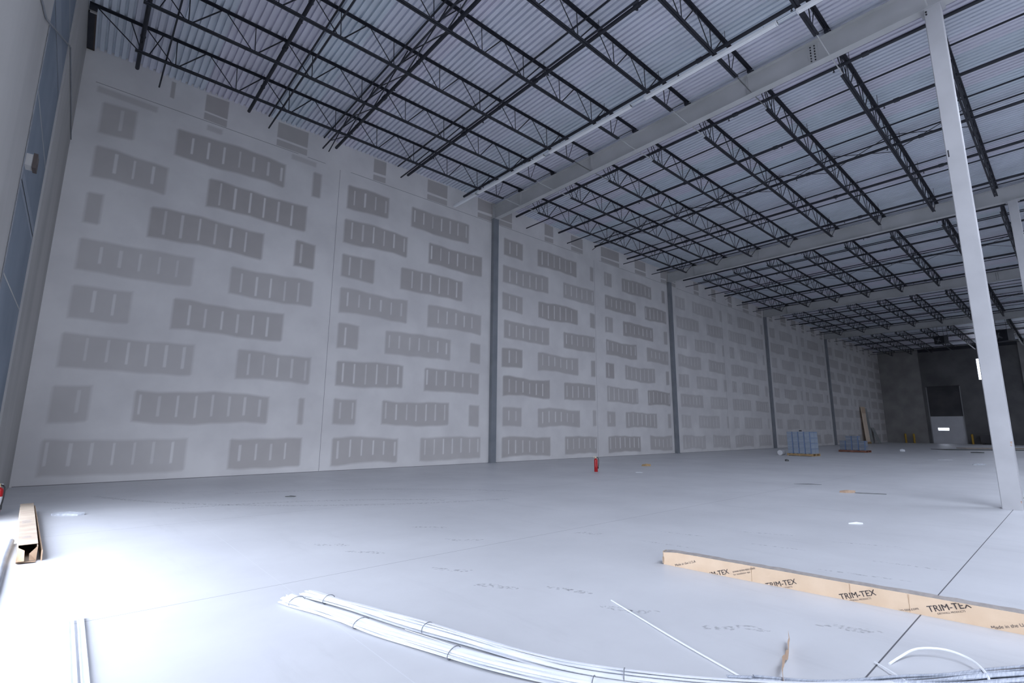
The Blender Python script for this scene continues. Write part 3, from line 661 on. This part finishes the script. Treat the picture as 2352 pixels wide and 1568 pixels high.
q = MB().bar((-.004, .0, .04), (-.004, wd_, .04), .01, .06).bar((-.006, .02, .10), (-.006, wd_-.02, .10), .01, .05); q.obj('end_flap', 'card', t)
q = MB()
for x in (.86, 1.62, 2.0): q.box(x, x+.003, -.0012, 0, .003, hh-.004)
q.obj('seam_line', 'card_in', t)
def text_mesh(s, size, bold):
    cu = bpy.data.curves.new('t', 'FONT'); cu.body = s; cu.size = 1; cu.resolution_u = 3
    o = bpy.data.objects.new('t', cu); C.objects.link(o); bpy.context.view_layer.update()
    me = bpy.data.meshes.new_from_object(o.evaluated_get(bpy.context.evaluated_depsgraph_get()))
    bpy.data.objects.remove(o); return me
def print_on(s, x, z, size, rot, bold=0., nm='printed_lettering', ink='ink'):
    me = text_mesh(s, size, bold); bm = bmesh.new(); bm.from_mesh(me)
    if bold:
        d_ = bmesh.ops.duplicate(bm, geom=bm.verts[:]+bm.edges[:]+bm.faces[:]); bmesh.ops.translate(bm, verts=[e for e in d_['geom'] if isinstance(e, bmesh.types.BMVert)], vec=(.018, .012, 0))
    bmesh.ops.scale(bm, verts=bm.verts, vec=(size, size, size)); bmesh.ops.rotate(bm, verts=bm.verts, matrix=Matrix.Rotation(rot, 3, 'Z'))
    bmesh.ops.translate(bm, verts=bm.verts, vec=(x, z, 0))
    for co_, no in (((0, .004, 0), (0, -1, 0)), ((0, hh-.004, 0), (0, 1, 0)), ((0, 0, 0), (-1, 0, 0))):
        bmesh.ops.bisect_plane(bm, geom=bm.verts[:]+bm.edges[:]+bm.faces[:], plane_co=co_, plane_no=no, clear_outer=True)
    for v_ in bm.verts: x_, y_, z_ = v_.co; v_.co = (x_, -.0016, y_)
    bm.to_mesh(me); bm.free(); me.name = nm; me.materials.clear(); me.materials.append(M[ink])
    inst(nm, me, t)
RT = math.radians(19.3); SZ = .060
for x, z in ((.415, -.055), (.985, -.032), (1.552, -.004), (2.116, .030)):
    print_on('TRIM-TEX', x, z, SZ, RT, .0004); print_on('DRYWALL PRODUCTS', x+.05, z-.006, .017, RT)
print_on('Made in the U.S.A', .13, .002, .031, RT); print_on('Made in the U.S.A', 2.455, -.004, .031, RT)
for x, z in ((.695, .045), (1.855, -.036)):
    print_on('www.trim-tex.com', x, z, .028, RT); print_on('for installation tips', x+.008, z-.022, .021, RT)

# ------------------------------------------------------------------ bundles of white vinyl trim
def spline(pts, n):
    P = [Vector(p) for p in pts]; out = []
    for i in range(n+1):
        s = i/n*(len(P)-1); k = min(int(s), len(P)-2); q = s-k
        p0, p1, p2, p3 = P[max(k-1, 0)], P[k], P[k+1], P[min(k+2, len(P)-1)]
        out.append(.5*((2*p1)+(p2-p0)*q+(2*p0-5*p1+4*p2-p3)*q*q+(3*p1-p0-3*p2+p3)*q**3))
    return out
def bundle(lab, path, nst, w, h, ties, mt, seed, fan=.05, grp='bundles of vinyl trim', spread=0.):
    random.seed(seed); P = spline(path, 44); t = thing('trim_bundle', lab, 'trim bundle', (P[0].x, P[0].y, 0), 0, grp); o0 = Vector((P[0].x, P[0].y, 0))
    for k in range(nst):
        r_ = math.sqrt((k+.5)/nst); a = k*2.4; oy, oz = math.cos(a)*w/2*r_, max(.006, h/2+math.sin(a)*h/2*r_)
        if oz < .012 and h > .02: oz += .004
        off = random.uniform(-fan*1.6, fan*.6); vs = []; q = MB(); tw = random.uniform(-.5, .5); ph = random.uniform(0, 6)
        n = len(P); st = 0
        hw = random.uniform(.012, .018)
        for i, p in enumerate(P):
            d = (P[min(i+1, n-1)]-P[max(i-1, 0)]).normalized(); s_ = Vector((-d.y, d.x, 0)); e = i/(n-1)
            fan_ = max(0, 1-i/5)*random.uniform(.9, 1.1)*.35+spread*e
            c = p-o0+s_*(oy*(1+fan_)+.006*math.sin(i*.5+ph))+Vector((0, 0, oz+.004*math.sin(i*.4+ph)))
            if i == 0: c += d*off
            wv = s_*hw*math.cos(tw)+Vector((0, 0, 1))*hw*math.sin(tw); tv = Vector((0, 0, .002))
            vs += [c-wv-tv, c-wv+tv, c+tv*2.2, c+wv+tv, c+wv-tv]
        for v_ in vs: v_.z = max(v_.z, .0015)
        q.add(vs, [(5*i+j, 5*i+5+j, 5*i+5+(j+1) % 5, 5*i+(j+1) % 5) for i in range(n-1) for j in range(5)]+[(0, 1, 2, 3, 4), tuple(5*(n-1)+j for j in range(5))])
        q.obj('bead_strip', mt, t)
    for s in ties:
        i = int(s*44); p = P[i]; d = (P[min(i+1, 44)]-P[max(i-1, 0)]).normalized(); s_ = Vector((-d.y, d.x, 0))
        ring = [p-o0+s_*math.cos(a)*(w/2+.014)+Vector((0, 0, max(.003, h/2-.002+math.sin(a)*(h/2+.010)))) for a in [2*math.pi*j/16 for j in range(17)]]
        q = MB().tube(ring, .0028, 5); c = ring[8] if 0 else ring[0]; q.cyl(c, c+s_*.03-d*.035, .0022, 5); q.obj('wire_tie', 'pipe_gr', t)
    return t
bundle('white bundle of vinyl trim tied with wire, lower of the two on the floor', [(1.48, 4.32, 0), (1.62, 3.78, 0), (1.78, 3.17, 0), (1.98, 2.52, 0), (2.24, 1.95, 0), (2.6, 1.42, 0)], 16, .11, .05, (.05, .30, .56, .84), 'white_pl', 3, .07)
bundle('white bundle of vinyl trim tied with wire, upper of the two on the floor', [(1.63, 4.37, 0), (1.86, 3.62, 0), (2.08, 2.85, 0), (2.31, 2.14, 0), (2.63, 1.63, 0), (3.03, 1.19, 0), (3.45, .82, 0)], 14, .085, .05, (.09, .28, .61), 'white_pl', 5, .03, spread=.7)
bundle('grey bundle of vinyl trim spread along the bottom right edge', [(2.91, 1.32, 0), (3.29, .97, 0), (3.68, .68, 0), (4.07, .43, 0), (4.47, .16, 0), (4.87, -.16, 0)], 18, .20, .035, (), 'grey_pl', 9, .1, spread=.8)
random.seed(21)
o = tag(MB().tube(spline([(3.46, 2.69, .006), (3.17, 1.95, .008), (3.0, 1.45, .006), (2.8, .9, .006)], 20), .006, 6).obj('bead_strip', 'white_pl'), 'single thin white bead strip lying alone on the floor', 'trim strip')
o = tag(MB().tube(spline([(1.9, 3.25, .004), (2.02, 2.75, .004), (2.1, 2.3, .004)], 12), .003, 5).obj('bead_strip', 'white_pl'), 'very thin white strip on the floor left of the lower trim bundle', 'trim strip')
o = tag(MB().tube(spline([(3.83, .93, .004), (3.95, .90, .02), (4.1, .84, .045), (4.2, .72, .05), (4.17, .60, .04), (4.02, .52, .03), (3.9, .5, .02)], 24), .007, 8).obj('plastic_strap', 'white_pl', None, True), 'white curved plastic strap loop on the floor at bottom right', 'strap')
o = tag(MB().tube(spline([(3.78, .99, .01), (3.62, .82, .02), (3.45, .66, .012)], 10), .005, 6).obj('plastic_strap', 'white_pl'), 'short straight white strap beside the strap loop', 'strap')
# brown torn wrapper standing up from the trim
P = spline([(3.06, 1.23, .02), (3.18, 1.28, .05), (3.32, 1.32, .05), (3.45, 1.35, .03), (3.60, 1.40, .03), (3.70, 1.43, .05)], 16); q = MB(); vs = []
for i, p in enumerate(P):
    w_ = .012+.012*math.sin(i*.9)**2; vs += [p+Vector((-.006, .0, -w_)), p+Vector((.006, w_*.4, w_)), p+Vector((.008, w_*.4, w_)), p+Vector((-.004, 0, -w_))]
q.add(vs, [(4*i+j, 4*i+4+j, 4*i+4+(j+1) % 4, 4*i+(j+1) % 4) for i in range(16) for j in range(4)]+[(0, 1, 2, 3), (67, 66, 65, 64)])
tag(q.obj('paper_scrap', 'scrap_br'), 'torn brown strip of wrapper curling up from the floor', 'scrap')
q = MB(); pts = []
for i in range(15):
    x = i/14; pts.append((2.92+.42*x*.75, 1.40-.40*x, .012+.01*math.sin(i*2.3))); pts.append((2.82+.40*x*.75, 1.26-.42*x+.02*math.sin(i*3.7), .006))
q.add(pts, [(2*i, 2*i+1, 2*i+3, 2*i+2) for i in range(14)]); q.add([(a, b, c-.003) for a, b, c in pts], [(2*i, 2*i+2, 2*i+3, 2*i+1) for i in range(14)])
tag(q.obj('torn_wrapper', 'label_w'), 'ragged white torn wrapper at the bottom edge beside the brown strip', 'scrap')

# ------------------------------------------------------------------ left foreground: open carton, pipe, tracks
A = Vector((-.165, 7.26, 0)); B = Vector((-.35, 11.15, 0)); d = (B-A); ln = d.length; ang = math.atan2(d.y, d.x)-math.pi/2
t = thing('long_carton', 'long open-ended brown cardboard carton on the floor at left', 'carton', A, ang)
w2, h2 = .075, .15
q = MB(); th = .004
q.box(-w2, w2, 0, ln, 0, th).box(-w2, -w2+th, 0, ln, th, h2).box(w2-th, w2, .0, ln, th, h2*.96).box(-w2, w2, .12, ln, h2, h2+th).box(-w2, w2, ln-th, ln, th, h2)
q.obj('box_body', 'card', t)
MB().add([(-w2, 0, .004), (w2, 0, .004), (w2*.9, -.10, .012), (-w2*.95, -.09, .02)], [(0, 1, 2, 3)]).add([(-w2, 0, .01), (-w2, 0, h2), (-w2*.3, -.03, h2*.8), (-w2*.2, -.05, .02)], [(0, 1, 2, 3)]).add([(w2, 0, .01), (w2, 0, h2), (w2*.2, -.02, h2*.55), (w2*.3, -.04, .02)], [(0, 1, 2, 3)]).obj('end_flap', 'card_in', t)
MB().add([(w2+.035, -.02, 0), (w2+.045, -.02, 0), (w2+.02, ln*.97, 0), (w2+.01, ln*.97, 0), (w2+.03, -.02, .10), (w2+.04, -.02, .10), (w2+.02, ln*.97, .13), (w2+.01, ln*.97, .13)], [(0, 3, 2, 1), (4, 5, 6, 7), (0, 1, 5, 4), (1, 2, 6, 5), (2, 3, 7, 6), (3, 0, 4, 7)]).obj('torn_side', 'card_in', t)
q = MB()
for k in range(4): q.box(-.05+.004*k, .03-.01*(k % 2), .55+.03*k, .56+.03*k, h2+th, h2+th+.0012)
q.box(-.04, .02, .22, .30, h2+th, h2+th+.0012)
for k in range(6): q.box(-.05, .02+.01*(k % 3), 1.7+.05*k, 1.715+.05*k, h2+th, h2+th+.0012)
q.obj('printing', 'card_top', t)
tag(MB().tube([(-.345, 8.45, .03), (-.335, 7.4, .03), (-.30, 6.2, .03), (-.29, 5.4, .03)], .028, 14).obj('metal_pipe', 'pipe_gr', None, True), 'grey metal pipe lying on the floor at the left edge', 'pipe')
for k, (xa_, xb_, wq, lab) in enumerate([(.172, .188, .03, 'white metal track strip on the bright floor, left of the pair'), (.224, .232, .034, 'white metal track strip on the bright floor, right of the pair')]):
    y0, y1 = 4.93, 2.2; t = thing('metal_track', lab, 'metal track', (xa_, y0, 0), 0, 'white track strips')
    dx = (xb_-xa_)/1.2*(y0-y1)*.6
    def quad(a0, a1, z0, z1, nm):
        MB().add([(a0, 0, z0), (a1, 0, z0), (a1+dx, y1-y0, z0), (a0+dx, y1-y0, z0), (a0, 0, z1), (a1, 0, z1), (a1+dx, y1-y0, z1), (a0+dx, y1-y0, z1)], [(0, 3, 2, 1), (4, 5, 6, 7), (0, 1, 5, 4), (1, 2, 6, 5), (2, 3, 7, 6), (3, 0, 4, 7)]).obj(nm, 'white_pl', t)
    quad(-wq/2, wq/2, 0, .003, 'base'); quad(-wq/2, -wq/2+.003, .003, .028, 'flange'); quad(wq/2-.003, wq/2, .003, .028, 'flange')

# ------------------------------------------------------------------ litter on the floor
def scrap(x, y, s, mt, lab, nm='floor_scrap', rz=0., asp=2.5, hz=.01, cat='scrap', seed=1):
    rd = random.Random(seed); n = 10; q = MB(); top = []; bot = []
    for k in range(n):
        a = 2*math.pi*k/n; rr = rd.uniform(.7, 1.1); top.append((math.cos(a)*s*rr/2, math.sin(a)*s/asp*rr/2, hz*rd.uniform(.4, 1.3))); bot.append((math.cos(a)*s*rr/2, math.sin(a)*s/asp*rr/2, 0.0005))
    q.add(top+bot+[(0, 0, hz*1.5)], [(k, (k+1) % n, 2*n) for k in range(n)]+[(k+n, (k+1) % n+n, (k+1) % n, k) for k in range(n)]+[tuple(range(2*n-1, n-1, -1))])
    o = q.obj(nm, mt); o.location = (x, y, 0); o.rotation_euler = (0, 0, rz); return tag(o, lab, cat)
scrap(3.49, 10.62, .22, 'scrap_dk', 'small dark triangular scrap on the floor near the drywall', rz=-.7, asp=1.4)
scrap(13.3, 3.66, .34, 'scrap_br', 'brown cardboard scrap with a tail on the open floor', rz=-.8, asp=3, hz=.04, seed=2)
tag(MB().bar((13.35, 3.52, .01), (13.62, 3.0, .008), .03, .008).obj('floor_scrap', 'scrap_dk'), 'thin dark strip trailing from the brown cardboard scrap', 'scrap')
scrap(9.0, 2.39, .22, 'white_pl', 'white curled plastic scrap left of the big column base', rz=-.8, asp=7, hz=.02, seed=3)
scrap(14.51, 4.84, .75, 'scrap_dk', 'long thin dark sliver on the floor beyond the extinguisher', rz=-.9, asp=14, seed=4)
scrap(16.62, 11.09, .34, 'wood', 'small tan block on the floor right of the fire extinguisher', rz=-.8, asp=2.2, hz=.06, seed=5)
scrap(.15, 10.6, .5, 'film_dull', 'crumpled clear plastic scrap near the left carton', rz=-.7, asp=2.2, hz=.035, seed=6)
scrap(13.95, 9.6, .30, 'white_pl', 'small white plastic piece beside the fire extinguisher', rz=-.8, asp=4, seed=7)
scrap(28.57, 2.97, .55, 'film_dull', 'grey crumpled scrap just left of the big column shaft', rz=-.8, asp=2.5, hz=.05, seed=8)
scrap(32.27, 4.58, .8, 'white_pl', 'thin white sliver on the distant floor', rz=-.9, asp=10, seed=9)
scrap(24.6, 9.0, .25, 'scrap_dk', 'tiny dark scrap on the floor in front of the tall pallet', rz=.4, asp=1.5, hz=.06, seed=10)
scrap(44.7, 4.66, .9, 'scrap_dk', 'small dark scrap beside the long dark patch on the far floor', rz=-.9, asp=4, hz=.05, seed=11)
scrap(43.2, 8.3, .35, 'white_pl', 'small white scrap right of the low pallet', rz=-.9, asp=1.5, hz=.12, seed=12)
t = tag(MB().box(-3.5, 3.5, -.8, .8, 0.0, .03).obj('flat_piece', 'scrap_dk'), 'long dark flat patch on the far floor before the dock door', 'sheet'); t.location = (52.5, 4.9, .001); t.rotation_euler = (0, 0, -.78)  # thin dark slab laid flat on the floor
t = tag(MB().box(-3, 3, -.5, .5, 0.0, .05).obj('flat_piece', 'card'), 'tan flat sheet on the far floor behind the dark patch', 'sheet'); t.location = (57.5, 4.6, .001); t.rotation_euler = (0, 0, -.78)
